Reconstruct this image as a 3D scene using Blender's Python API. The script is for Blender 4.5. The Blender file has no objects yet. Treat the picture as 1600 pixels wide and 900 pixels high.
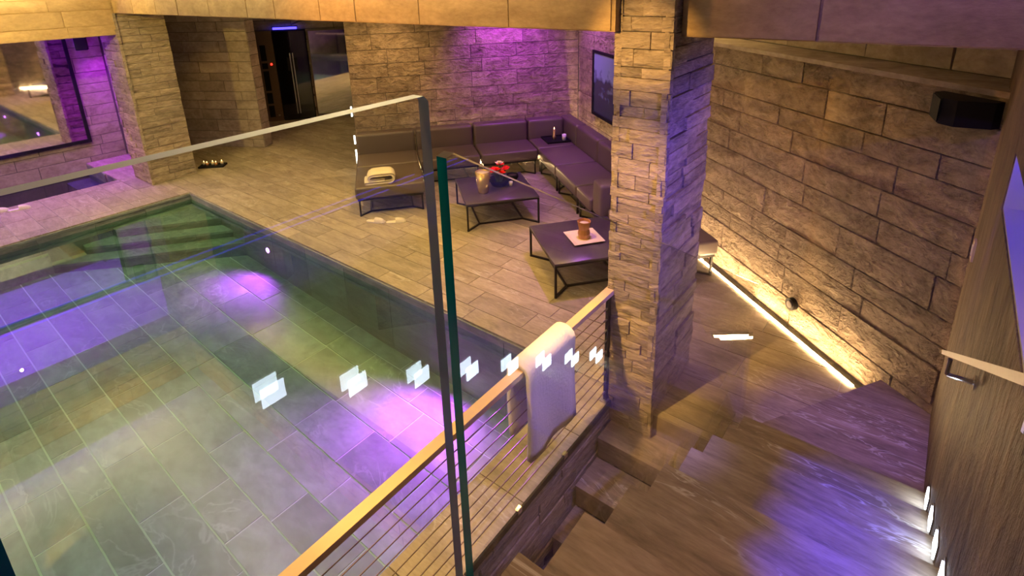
import bpy, bmesh, math, random
from mathutils import Matrix, Vector
random.seed(7)
scene = bpy.context.scene
COL = scene.collection
R = math.radians

# ------------------------------------------------------------------ camera
def add_camera():
    yaw, pitch, roll = R(-38.561), R(17.6007), R(-1.6069)
    cy, sy, cp, sp = math.cos(yaw), math.sin(yaw), math.cos(pitch), math.sin(pitch)
    fw = Vector((sy*cp, cy*cp, -sp)); rt = Vector((cy, -sy, 0)); up = rt.cross(fw)
    r2 = rt*math.cos(roll) + up*math.sin(roll); u2 = -rt*math.sin(roll) + up*math.cos(roll)
    cam = bpy.data.cameras.new('camera'); ob = bpy.data.objects.new('camera', cam); COL.objects.link(ob)
    m = Matrix(((r2.x, u2.x, -fw.x, 0), (r2.y, u2.y, -fw.y, 0), (r2.z, u2.z, -fw.z, 3.0), (0, 0, 0, 1)))
    ob.matrix_world = m
    cam.sensor_width = 36; cam.lens = 868.38/1600*36
    cam.shift_y = -(450-244.17)/1600; cam.clip_start = 0.02
    scene.camera = ob
add_camera()

# ------------------------------------------------------------------ world, exposure
w = bpy.data.worlds.new('world'); scene.world = w; w.use_nodes = True
w.node_tree.nodes['Background'].inputs[0].default_value = (0.10, 0.08, 0.09, 1)
w.node_tree.nodes['Background'].inputs[1].default_value = 0.05
vs = scene.view_settings
vs.view_transform = 'Standard'; vs.look = 'None'; vs.gamma = 1; vs.exposure = 0.0; vs.use_curve_mapping = False
scene.cycles.use_denoising = True
scene.cycles.max_bounces = 6
scene.cycles.transparent_max_bounces = 16
scene.cycles.sample_clamp_indirect = 4
scene.cycles.caustics_reflective = False
scene.cycles.caustics_refractive = False

# ------------------------------------------------------------------ lounge frame (turned 38.3 degrees against the pool)
PH = R(38.3)
AX = (math.cos(PH), -math.sin(PH)); BX = (math.sin(PH), math.cos(PH))
def L(u, v): return (u*AX[0]+v*BX[0], u*AX[1]+v*BX[1])
def L3(u, v, z): p = L(u, v); return Vector((p[0], p[1], z))
def UV(x, y): return (x*AX[0]+y*AX[1], x*BX[0]+y*BX[1])

# ------------------------------------------------------------------ lamps
def aim(ob, loc, target):
    loc = Vector(loc); d = Vector(target)-loc
    ob.location = loc; ob.rotation_euler = d.to_track_quat('-Z', 'Y').to_euler()
def spot(loc, target, power, color, angle=60, blend=.6, size=.04):
    l = bpy.data.lights.new('spot_lamp', 'SPOT'); l.energy = power; l.color = color
    l.spot_size = R(angle); l.spot_blend = blend; l.shadow_soft_size = size
    o = bpy.data.objects.new('spot_lamp', l); COL.objects.link(o); aim(o, loc, target); return o
def area(loc, target, power, color, sx, sy, spread=180, along=None):
    l = bpy.data.lights.new('area_lamp', 'AREA'); l.energy = power; l.color = color
    l.shape = 'RECTANGLE'; l.size = sx; l.size_y = sy; l.spread = R(spread)
    o = bpy.data.objects.new('area_lamp', l); COL.objects.link(o)
    loc = Vector(loc); z = (loc-Vector(target)).normalized()
    if along is not None:
        x = Vector(along).normalized(); y = z.cross(x).normalized(); x = y.cross(z)
        o.matrix_world = Matrix(((x.x, y.x, z.x, loc.x), (x.y, y.y, z.y, loc.y), (x.z, y.z, z.z, loc.z), (0, 0, 0, 1)))
    else: aim(o, loc, target)
    return o
VR_ = 3.33

def lighting():
    wy = (1, .58, .11); wo = (1, .50, .13)
    # pool hall: unseen upward lamps, added over the pool to brighten the ceiling
    area((-5.7, 1.9, 2.78), (-5.7, 1.9, 3.6), 200, (1, .84, .50), 7.2, .12, 180, (1, 0, 0))
    area((-8.8, 0.0, 2.78), (-8.8, .0, 3.6), 120, (1, .84, .50), 4.6, .12, 180, (0, 1, 0))
    area((-5.2, -1.6, 2.78), (-5.2, -1.6, 3.6), 200, (1, .86, .66), 6.0, .12, 180, (1, 0, 0))
    # unseen hall spots, added to brighten beams, pillars, pool and ledge
    spot((-7.4, .2, 3.26), (-9.9, 2.6, 1.8), 330, (1, .68, .11), 75, .8, .02)
    spot((-4.6, .9, 3.26), (-3.6, 3.1, 2.75), 230, (1, .38, .05), 100, .9, .02)
    for z, p in ((.2, 700), (1.0, 600), (1.8, 520), (2.6, 450)):
        spot((-2.0, .8, 3.26), (-1.46, 3.07, z), p, (1, .55, .16), 17, .9, .02)
    spot((-2.1, .5, 3.26), (-1.75, 1.9, .2), 260, (1, .56, .15), 45, .6, .02)
    spot((-5.0, .2, 3.26), (-4.6, .6, -.7), 110, (1, .82, .72), 85, .9, .02)
    spot((-6.6, 1.2, 3.26), (-8.4, 2.6, -.3), 300, (1, .78, .36), 40, .9, .02)
    spot((-3.2, .3, 3.26), (-3.1, .9, -.8), 170, (.66, .10, 1), 44, .9, .015)
    spot((-2.1, -.4, 3.26), (-1.76, 1.0, 0), 300, (1, .56, .15), 34, .8, .02)
    # lounge ceiling
    for (x, y, p) in ((-8.3, 4.1, 90), (-6.5, 3.9, 140), (-4.7, 4.0, 200), (-3.1, 3.9, 150), (-10.6, 4.2, 40)):
        spot((x, y, 2.75), (x+.1, y-.1, 0), p, wy, 95, .8, .02)
    for (u, v, p) in ((-7.2, 2.0, 115), (-8.1, 2.7, 70), (-5.0, 1.9, 170)):
        q = L3(u, v, 2.75); spot(q, (q.x, q.y, 0), p, (.60, .14, 1), 70, .8, .02)
    q = L3(-8.2, 2.1, 2.75); spot(q, L3(-9.05, 2.1, 2.0), 240, (.5, .05, 1), 100, .9, .02)
    q = L3(-8.3, 2.6, 2.75); spot(q, L3(-8.2, 3.33, 1.7), 90, (.6, .15, 1), 110, .9, .02)
    q = L3(-8.0, .2, 2.75); spot(q, L3(-9.05, .1, 1.0), 110, (1, .58, .22), 100, .9, .02)
    # lounge cove on the wall ledge; hidden lamp added behind the beam for the ceiling
    q = L3(-6.6, VR_+.22, 2.40); area(q, q+Vector((0, 0, 1)), 16, (1, .72, .28), 3.6, .08, 180, (AX[0], AX[1], 0))
    area((-5.6, 3.86, 2.45), (-5.6, 4.9, 3.6), 55, (1, .68, .2), 7.6, .08, 180, (1, 0, 0))
    # purple alcove by the plunge tub; upward lamps added under water for its ceiling
    spot((-11.75, 3.0, 2.36), (-11.6, 3.45, 1.2), 220, (.45, .02, 1), 100, .8, .02)
    spot((-11.3, 2.2, 2.36), (-11.2, 2.3, 0), 100, (.70, .12, 1), 110, .8, .02)
    spot((-10.6, .9, 2.36), (-9.8, 1.3, 0), 90, (1, .40, .55), 110, .8, .02)
    for y in (.2, 1.7): spot((-11.5, y, -.45), (-11.4, y, 2.4), 1300, (.42, .03, 1), 85, .8, .02)
    # passage
    q = L3(-11.8, -1.3, 2.7); spot(q, (q.x, q.y, 0), 45, (1, .50, .14), 120, .8, .02)
    # stairs and landing
    spot((-.75, 3.95, 2.75), (-.8, 4.1, 0), 18, wo, 110, .8, .02)
    spot((-.45, .9, 3.9), (-.6, 1.7, 1.0), 80, wo, 70, .8, .02)
    spot((-.9, .2, 3.9), (.2, 2.2, 1.4), 18, wo, 70, .8, .02)
    spot((-1.15, 1.2, 3.9), (-1.15, 2.5, -.3), 110, wo, 26, .8, .02)
    # blue lamps: a row in the stair ceiling and the wall niche
    for y, p in ((2.75, 560), (2.35, 720), (1.95, 800), (1.55, 740), (1.15, 600)):
        spot((.0, y, 3.9), (-.04, y, .5), p, (.06, .035, 1), 12.5, 1, .01)
    spot((.255, 3.05, 2.20), (-.12, 3.62, .2), 110, (.16, .05, 1), 34, .8, .01)
    spot((.255, 2.5, 2.16), (-1.3, 3.5, 1.5), 190, (.14, .07, 1), 70, .8, .02)
    spot((.1, 2.3, 3.9), (-1.58, 2.2, -.3), 420, (.34, .26, 1), 24, .8, .02)
    spot((-.3, 1.2, 3.9), (.0, 3.2, 2.95), 80, (.16, .08, 1), 60, .8, .02)
lighting()

# ------------------------------------------------------------------ materials
def nt(name):
    m = bpy.data.materials.new(name); m.use_nodes = True; t = m.node_tree; t.nodes.clear()
    out = t.nodes.new('ShaderNodeOutputMaterial'); return m, t, out
def N(t, typ, **kw):
    n = t.nodes.new(typ)
    for k, v in kw.items():
        if k.startswith('i_'): n.inputs[k[2:].replace('_', ' ')].default_value = v
        else: setattr(n, k, v)
    return n
def plain(name, col, rough=.5, metal=0, spec=.5, emit=None, es=0, coat=0, noise=0):
    m, t, out = nt(name); b = N(t, 'ShaderNodeBsdfPrincipled')
    b.inputs['Base Color'].default_value = (*col, 1); b.inputs['Roughness'].default_value = rough
    b.inputs['Metallic'].default_value = metal; b.inputs['Specular IOR Level'].default_value = spec
    b.inputs['Coat Weight'].default_value = coat
    if emit: b.inputs['Emission Color'].default_value = (*emit, 1); b.inputs['Emission Strength'].default_value = es
    g = N(t, 'ShaderNodeNewGeometry'); nz = N(t, 'ShaderNodeTexNoise'); nz.inputs['Scale'].default_value = 60
    t.links.new(g.outputs['Position'], nz.inputs['Vector'])
    if noise:
        bp = N(t, 'ShaderNodeBump'); bp.inputs['Strength'].default_value = noise; bp.inputs['Distance'].default_value = .004
        t.links.new(nz.outputs['Fac'], bp.inputs['Height']); t.links.new(bp.outputs[0], b.inputs['Normal'])
    else:
        mr = N(t, 'ShaderNodeMapRange'); mr.inputs['To Min'].default_value = max(0, rough-.05); mr.inputs['To Max'].default_value = min(1, rough+.05)
        t.links.new(nz.outputs['Fac'], mr.inputs['Value']); t.links.new(mr.outputs[0], b.inputs['Roughness'])
    t.links.new(b.outputs[0], out.inputs[0]); return m
def stone(name, dark, light, scale=(1, 1, 1), bump=.5, dist=.02, rough=.75, tint=.25, vein=0, fine=18, rot=0, spec=.3, coarse=2.6):
    m, t, out = nt(name); lk = t.links.new
    b = N(t, 'ShaderNodeBsdfPrincipled'); b.inputs['Roughness'].default_value = rough; b.inputs['Specular IOR Level'].default_value = spec
    g = N(t, 'ShaderNodeNewGeometry'); mp = N(t, 'ShaderNodeMapping'); mp.inputs['Scale'].default_value = scale
    if rot:
        mp0 = N(t, 'ShaderNodeMapping'); mp0.inputs['Rotation'].default_value = (0, 0, rot); lk(g.outputs['Position'], mp0.inputs['Vector']); lk(mp0.outputs[0], mp.inputs['Vector'])
    else: lk(g.outputs['Position'], mp.inputs['Vector'])
    oi = N(t, 'ShaderNodeObjectInfo')
    # shift the pattern per piece so that neighbours do not run on
    cmb = N(t, 'ShaderNodeVectorMath', operation='MULTIPLY_ADD'); lk(oi.outputs['Random'], cmb.inputs[0]); cmb.inputs[1].default_value = (7.3, 5.1, 3.7); lk(mp.outputs[0], cmb.inputs[2])
    n1 = N(t, 'ShaderNodeTexNoise'); n1.inputs['Scale'].default_value = coarse; n1.inputs['Detail'].default_value = 6; n1.inputs['Roughness'].default_value = .62; n1.inputs['Distortion'].default_value = .6
    n2 = N(t, 'ShaderNodeTexNoise'); n2.inputs['Scale'].default_value = fine; n2.inputs['Detail'].default_value = 5; n2.inputs['Roughness'].default_value = .65
    lk(cmb.outputs[0], n1.inputs['Vector']); lk(cmb.outputs[0], n2.inputs['Vector'])
    mx = N(t, 'ShaderNodeMath', operation='MULTIPLY_ADD'); lk(n2.outputs['Fac'], mx.inputs[0]); mx.inputs[1].default_value = .55
    lk(n1.outputs['Fac'], mx.inputs[2])
    cr = N(t, 'ShaderNodeValToRGB'); cr.color_ramp.elements[0].position = .48; cr.color_ramp.elements[1].position = 1.02
    cr.color_ramp.elements[0].color = (*dark, 1); cr.color_ramp.elements[1].color = (*light, 1); lk(mx.outputs[0], cr.inputs[0])
    colr = cr.outputs[0]
    if vein:
        nv = N(t, 'ShaderNodeTexNoise'); nv.inputs['Scale'].default_value = 1.7; nv.inputs['Detail'].default_value = 4; nv.inputs['Distortion'].default_value = 1.6
        lk(cmb.outputs[0], nv.inputs['Vector'])
        sb = N(t, 'ShaderNodeMath', operation='SUBTRACT'); lk(nv.outputs['Fac'], sb.inputs[0]); sb.inputs[1].default_value = .5
        ab = N(t, 'ShaderNodeMath', operation='ABSOLUTE'); lk(sb.outputs[0], ab.inputs[0])
        vr = N(t, 'ShaderNodeMapRange'); vr.inputs['From Min'].default_value = 0; vr.inputs['From Max'].default_value = .022; vr.inputs['To Min'].default_value = vein; vr.inputs['To Max'].default_value = 0
        lk(ab.outputs[0], vr.inputs['Value'])
        # veins only in places
        nm = N(t, 'ShaderNodeTexNoise'); nm.inputs['Scale'].default_value = .9; lk(cmb.outputs[0], nm.inputs['Vector'])
        ms = N(t, 'ShaderNodeMapRange'); ms.inputs['From Min'].default_value = .5; ms.inputs['From Max'].default_value = .62; lk(nm.outputs['Fac'], ms.inputs['Value'])
        pm = N(t, 'ShaderNodeMath', operation='MULTIPLY'); lk(vr.outputs[0], pm.inputs[0]); lk(ms.outputs[0], pm.inputs[1])
        mv = N(t, 'ShaderNodeMix', data_type='RGBA'); lk(pm.outputs[0], mv.inputs[0]); lk(colr, mv.inputs[6]); mv.inputs[7].default_value = (.75, .73, .68, 1)
        colr = mv.outputs[2]
    tr = N(t, 'ShaderNodeMapRange'); tr.inputs['To Min'].default_value = 1-tint; tr.inputs['To Max'].default_value = 1+tint; lk(oi.outputs['Random'], tr.inputs['Value'])
    hv = N(t, 'ShaderNodeHueSaturation'); lk(colr, hv.inputs['Color']); lk(tr.outputs[0], hv.inputs['Value'])
    lk(hv.outputs[0], b.inputs['Base Color'])
    bp = N(t, 'ShaderNodeBump'); bp.inputs['Strength'].default_value = bump; bp.inputs['Distance'].default_value = dist
    lk(mx.outputs[0], bp.inputs['Height']); lk(bp.outputs[0], b.inputs['Normal'])
    lk(b.outputs[0], out.inputs[0]); return m
def clear(name, tint, f0, bump=0, rough=0.0):
    """thin clear sheet: passes light straight on, mirrors by angle"""
    m, t, out = nt(name); lk = t.links.new
    tr = N(t, 'ShaderNodeBsdfTransparent'); tr.inputs[0].default_value = (*tint, 1)
    gl = N(t, 'ShaderNodeBsdfGlossy'); gl.inputs['Roughness'].default_value = rough
    lw = N(t, 'ShaderNodeLayerWeight'); lw.inputs['Blend'].default_value = .5
    p = N(t, 'ShaderNodeMath', operation='POWER'); lk(lw.outputs['Facing'], p.inputs[0]); p.inputs[1].default_value = 5
    ma = N(t, 'ShaderNodeMath', operation='MULTIPLY_ADD'); lk(p.outputs[0], ma.inputs[0]); ma.inputs[1].default_value = 1-f0; ma.inputs[2].default_value = f0
    mx = N(t, 'ShaderNodeMixShader'); lk(ma.outputs[0], mx.inputs[0]); lk(tr.outputs[0], mx.inputs[1]); lk(gl.outputs[0], mx.inputs[2])
    if bump:
        g = N(t, 'ShaderNodeNewGeometry'); nz = N(t, 'ShaderNodeTexNoise'); nz.inputs['Scale'].default_value = 2.2; nz.inputs['Detail'].default_value = 2
        lk(g.outputs['Position'], nz.inputs['Vector'])
        bp = N(t, 'ShaderNodeBump'); bp.inputs['Strength'].default_value = bump; bp.inputs['Distance'].default_value = .01
        lk(nz.outputs['Fac'], bp.inputs['Height']); lk(bp.outputs[0], gl.inputs['Normal'])
    lk(mx.outputs[0], out.inputs[0]); return m
def glow(name, col, strength):
    m, t, out = nt(name); e = N(t, 'ShaderNodeEmission'); e.inputs[0].default_value = (*col, 1); e.inputs[1].default_value = strength
    t.links.new(e.outputs[0], out.inputs[0]); return m

M = dict(
    deck=stone('deck_stone', (.18, .15, .11), (.42, .36, .27), (1, 3.5, 1), .25, .006, .55, .16, .35, spec=.4),
    pooltile=stone('pool_tile_stone', (.14, .15, .14), (.36, .37, .34), (1, 1.6, 1), .15, .004, .6, .22, .35, fine=9),
    poolwall=stone('pool_wall_stone', (.10, .11, .11), (.26, .27, .26), (1, 1, 3), .2, .005, .6, .15),
    poolgrout=stone('pool_grout', (.62, .62, .58), (.74, .74, .70), (1, 1, 1), .1, .003, .85, 0),
    grout=stone('grout', (.34, .33, .30), (.46, .45, .41), (1, 1, 1), .1, .003, .85, 0),
    split=stone('split_face_stone', (.13, .095, .06), (.54, .42, .29), (1, 1, 1.7), 1.0, .16, .8, .12, fine=15, coarse=4.2),
    smooth=stone('honed_wall_stone', (.17, .13, .10), (.44, .37, .30), (1, 1, 1.6), .45, .02, .7, .16, fine=14),
    stack=stone('stacked_stone', (.15, .118, .075), (.54, .44, .31), (1, 1, 3.5), 1.0, .05, .8, .22, fine=16, coarse=4),
    beam=stone('beam_stone', (.27, .18, .075), (.52, .37, .17), (1, 1, 2), .5, .015, .75, .12, fine=18),
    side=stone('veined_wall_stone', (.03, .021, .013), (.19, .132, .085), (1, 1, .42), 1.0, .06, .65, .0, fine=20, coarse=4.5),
    tread=stone('tread_stone', (.12, .09, .065), (.36, .29, .22), (1, 5, 1), .3, .008, .5, .10, .55, fine=12, spec=.4),
    ceil=plain('ceiling_plaster', (.78, .74, .66), .9, noise=.1),
    core=plain('dark_core', (.10, .09, .08), .9, noise=.3),
    leather=plain('taupe_leather', (.095, .072, .062), .42, noise=.15),
    frame=plain('black_metal', (.012, .011, .012), .4, .6),
    table=plain('dark_table_top', (.05, .032, .07), .30, 0, .6),  # violet sheen of the purple light is put into this base colour
    steel=plain('brushed_steel', (.55, .53, .52), .3, 1),
    railsteel=plain('dull_steel', (.30, .28, .27), .5, .8),
    chrome=plain('chrome', (.8, .8, .82), .1, 1),
    cable=plain('steel_cable', (.30, .22, .16), .35, 1),
    wood=plain('pale_oak', (.78, .58, .36), .4, noise=.1),
    towel=plain('white_towel', (.78, .74, .68), .95, noise=.9),
    black=plain('black_plastic', (.006, .006, .007), .75, 0, .2),
    blackgloss=plain('black_glass', (.003, .003, .004), .06, 0, .6),
    mirror=plain('mirror_glass', (.70, .72, .72), .02, 1),
    teal=plain('glass_edge_teal', (.0, .17, .15), .12, 0, .5),
    rim=plain('glass_edge_bright', (.42, .43, .38), .12, .8, .8), rimv=plain('glass_edge_grey', (.55, .52, .58), .45),
    glass=clear('clear_glass', (.965, .985, .975), .045),
    water=clear('pool_water', (.56, .87, .70), .18, 0),
    tubwater=clear('tub_water', (.55, .55, .85), .05, .12),
    led=glow('led_warm', (1, .64, .30), 210), ledw=glow('led_white', (1, .93, .82), 7),
    step=glow('step_light_glow', (.72, .84, 1), 22), purl=glow('pool_lamp_glow', (.62, .12, 1), 30),
    bluel=glow('blue_lamp_glow', (.05, .035, 1), 6), red=glow('red_led', (1, .02, .01), 6),
    flame=glow('candle_flame', (1, .55, .2), 8),
    niche=plain('niche_plaster', (.6, .6, .62), .8),
    gold=plain('gold_glass', (.50, .36, .16), .25, .7), amber=plain('amber_glass', (.42, .20, .07), .2, .2),
    cream=plain('cream_china', (.80, .72, .52), .35), petal=plain('red_petal', (.9, .012, .008), .6),
    green=plain('stem_green', (.06, .10, .03), .6), white=plain('white_gloss', (.8, .8, .8), .3),
    brown=plain('brown_wood', (.12, .08, .05), .5), beige=plain('beige_plate', (.72, .62, .48), .5),
    dgreen=plain('dark_channel', (.03, .035, .03), .25, .3),
)
def picture_material():
    m, t, out = nt('mountain_picture'); lk = t.links.new
    b = N(t, 'ShaderNodeBsdfPrincipled'); b.inputs['Roughness'].default_value = .25
    tc = N(t, 'ShaderNodeTexCoord'); nz = N(t, 'ShaderNodeTexNoise'); nz.inputs['Scale'].default_value = 5; nz.inputs['Detail'].default_value = 6
    lk(tc.outputs['Generated'], nz.inputs['Vector'])
    sx = N(t, 'ShaderNodeSeparateXYZ'); lk(tc.outputs['Generated'], sx.inputs[0])
    ad = N(t, 'ShaderNodeMath', operation='MULTIPLY_ADD'); lk(nz.outputs['Fac'], ad.inputs[0]); ad.inputs[1].default_value = -1.3; lk(sx.outputs['Z'], ad.inputs[2])
    cr = N(t, 'ShaderNodeValToRGB'); cr.color_ramp.elements[0].position = 0; cr.color_ramp.elements[1].position = .25
    cr.color_ramp.elements[0].color = (.03, .05, .07, 1); cr.color_ramp.elements[1].color = (.20, .32, .42, 1)
    ad2 = N(t, 'ShaderNodeMath', operation='ADD'); lk(ad.outputs[0], ad2.inputs[0]); ad2.inputs[1].default_value = .2
    lk(ad2.outputs[0], cr.inputs[0]); lk(cr.outputs[0], b.inputs['Base Color']); lk(b.outputs[0], out.inputs[0]); return m
M['picture'] = picture_material()

# ------------------------------------------------------------------ mesh and object helpers
class MB:
    def __init__(s): s.v = []; s.f = []; s.mi = []
    def add(s, vs, fs, mi=0):
        o = len(s.v); s.v += [tuple(p) for p in vs]; s.f += [tuple(i+o for i in f) for f in fs]; s.mi += [mi]*len(fs); return s
    def box(s, x0, x1, y0, y1, z0, z1, mi=0):
        return s.add([(x0, y0, z0), (x1, y0, z0), (x1, y1, z0), (x0, y1, z0), (x0, y0, z1), (x1, y0, z1), (x1, y1, z1), (x0, y1, z1)],
                     [(3, 2, 1, 0), (4, 5, 6, 7), (0, 1, 5, 4), (1, 2, 6, 5), (2, 3, 7, 6), (3, 0, 4, 7)], mi)
    def lbox(s, u0, u1, v0, v1, z0, z1, mi=0):
        k = len(s.v); s.box(u0, u1, v0, v1, z0, z1, mi)
        for i in range(k, len(s.v)): p = s.v[i]; q = L(p[0], p[1]); s.v[i] = (q[0], q[1], p[2])
        return s
    def prism(s, poly, z0, z1, mi=0):
        a = sum(poly[i][0]*poly[(i+1) % len(poly)][1]-poly[(i+1) % len(poly)][0]*poly[i][1] for i in range(len(poly)))
        if a < 0: poly = poly[::-1]
        n = len(poly); f0 = z0 if callable(z0) else (lambda x, y: z0); f1 = z1 if callable(z1) else (lambda x, y: z1)
        return s.add([(x, y, f0(x, y)) for x, y in poly]+[(x, y, f1(x, y)) for x, y in poly],
                     [tuple(range(n-1, -1, -1)), tuple(range(n, 2*n))]+[(i, (i+1) % n, n+(i+1) % n, n+i) for i in range(n)], mi)
    def tube(s, p, q, r, n=8, r2=None, cap=True, mi=0):
        p = Vector(p); q = Vector(q); d = (q-p).normalized(); a = d.orthogonal().normalized(); b = d.cross(a); r2 = r if r2 is None else r2
        vs = [p+(a*math.cos(2*math.pi*i/n)+b*math.sin(2*math.pi*i/n))*r for i in range(n)]+[q+(a*math.cos(2*math.pi*i/n)+b*math.sin(2*math.pi*i/n))*r2 for i in range(n)]
        fs = [(i, (i+1) % n, n+(i+1) % n, n+i) for i in range(n)]
        if cap: fs += [tuple(range(n-1, -1, -1)), tuple(range(n, 2*n))]
        return s.add(vs, fs, mi)
    def bar(s, p, q, w):
        p = Vector(p); q = Vector(q); d = (q-p).normalized(); up = Vector((0, 0, 1)) if abs(d.z) < .9 else Vector((1, 0, 0))
        a = d.cross(up).normalized()*w/2; b = d.cross(a).normalized()*w/2; p = p-d*w/2; q = q+d*w/2
        vs = [p+a+b, p-a+b, p-a-b, p+a-b, q+a+b, q-a+b, q-a-b, q+a-b]
        return s.add(vs, [(0, 1, 2, 3), (7, 6, 5, 4), (0, 4, 5, 1), (1, 5, 6, 2), (2, 6, 7, 3), (3, 7, 4, 0)])
    def lathe(s, prof, n=20, cx=0, cy=0, mi=0):
        vs = []; fs = []
        for r, z in prof: vs += [(cx+r*math.cos(2*math.pi*i/n), cy+r*math.sin(2*math.pi*i/n), z) for i in range(n)]
        for k in range(len(prof)-1):
            fs += [(k*n+i, k*n+(i+1) % n, (k+1)*n+(i+1) % n, (k+1)*n+i) for i in range(n)]
        return s.add(vs, fs, mi)
    def mesh(s, name, mats, smooth=False):
        me = bpy.data.meshes.new(name); me.from_pydata(s.v, [], s.f)
        for m in (mats if isinstance(mats, (list, tuple)) else [mats]): me.materials.append(m)
        me.polygons.foreach_set('material_index', s.mi)
        if smooth: me.polygons.foreach_set('use_smooth', [True]*len(s.f))
        me.update(); return me
    def build(s, name, mats, parent=None, smooth=False):
        return link(name, s.mesh(name, mats, smooth), parent)
def link(name, me, parent=None):
    o = bpy.data.objects.new(name, me); COL.objects.link(o)
    if parent: o.parent = parent
    return o
def tag(o, label, cat, group=None):
    o['label'] = label; o['category'] = cat
    if group: o['group'] = group
    return o
def thing(name, label, cat, loc=(0, 0, 0), rz=0, group=None):
    o = bpy.data.objects.new(name, None); COL.objects.link(o); o.location = loc; o.rotation_euler = (0, 0, rz); o.empty_display_size = .1
    return tag(o, label, cat, group)
def struct(o): o['kind'] = 'structure'; return o
def rounded(name, x0, x1, y0, y1, z0, z1, r, mat, parent, seg=3):
    bm = bmesh.new(); bmesh.ops.create_cube(bm, size=1)
    for v in bm.verts: v.co = ((x0+x1)/2+v.co.x*(x1-x0), (y0+y1)/2+v.co.y*(y1-y0), (z0+z1)/2+v.co.z*(z1-z0))
    bmesh.ops.bevel(bm, geom=list(bm.edges), offset=r, segments=seg, profile=.6, affect='EDGES')
    me = bpy.data.meshes.new(name); bm.to_mesh(me); bm.free(); me.materials.append(mat)
    me.polygons.foreach_set('use_smooth', [True]*len(me.polygons)); me.update()
    return link(name, me, parent)

# stones: a few shared unit meshes with an uneven front, scaled per stone
def stone_mesh(mat, rough):
    nx, nz = 4, 3; vs = []; fs = []
    for j in range(nz):
        for i in range(nx):
            e = (i in (0, nx-1)) or (j in (0, nz-1))
            x = -.5+i/(nx-1)+(0 if i in (0, nx-1) else random.uniform(-.08, .08)); z = -.5+j/(nz-1)+(0 if j in (0, nz-1) else random.uniform(-.1, .1))
            vs.append((x*(.985 if e else 1), (random.uniform(.2, .45) if e else random.uniform(-.1, .15))*rough, z*(.95 if e else 1)))
    for j in range(nz-1):
        for i in range(nx-1):
            a = j*nx+i; fs.append((a, a+1, a+nx+1, a+nx))
    ring = [i for i in range(nx)]+[j*nx+nx-1 for j in range(1, nz)]+[(nz-1)*nx+i for i in range(nx-2, -1, -1)]+[j*nx for j in range(nz-2, 0, -1)]
    k = len(vs)
    for r in ring: p = vs[r]; vs.append((max(-.5, min(.5, p[0]*1.02)), 1.0, max(-.5, min(.5, p[2]*1.06))))
    n = len(ring)
    for i in range(n): a, b = ring[i], ring[(i+1) % n]; fs.append((b, a, k+i, k+(i+1) % n))
    me = bpy.data.meshes.new('stone'); me.from_pydata(vs, [], fs); me.materials.append(mat); me.update(); return me
SM = {}
def stones_for(key, rough=1.0):
    if (key, rough) not in SM: SM[(key, rough)] = [stone_mesh(M[key], rough) for _ in range(5)]
    return SM[(key, rough)]
def clad(parent, p0, p1, z0, z1, n, key, rows, lens, proud=(.01, .04), gap=.004, rough=1.0, name='stone', first=None, skip=None):
    """lay courses of single stones on the vertical face p0..p1 with outward normal n"""
    n = Vector((n[0], n[1])).normalized(); t = Vector((-n.y, n.x)); a = Vector(p0); b = Vector(p1)
    if (b-a).dot(t) < 0: a, b = b, a
    W = (b-a).length; rz = math.atan2(t.y, t.x); vars_ = stones_for(key, rough); z = z0; k = 0
    while z < z1-.005:
        h = first if (first and k == 0) else random.uniform(*rows)
        if z1-(z+h) < rows[0]*.6: h = z1-z
        x = 0
        while x < W-.005:
            l = random.uniform(*lens)
            if x == 0: l *= random.uniform(.45, 1)
            if W-(x+l) < lens[0]*.45: l = W-x
            xc, zc = x+l/2, z+h/2
            if not (skip and skip(xc, zc)):
                d = random.uniform(*proud)
                o = link(name, random.choice(vars_), parent)
                c = a+t*xc+n*d
                o.location = (c.x, c.y, zc); o.rotation_euler = (0, 0, rz)
                o.scale = (l-gap, d+.015, h-gap)
            x += l
        z += h; k += 1

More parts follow.
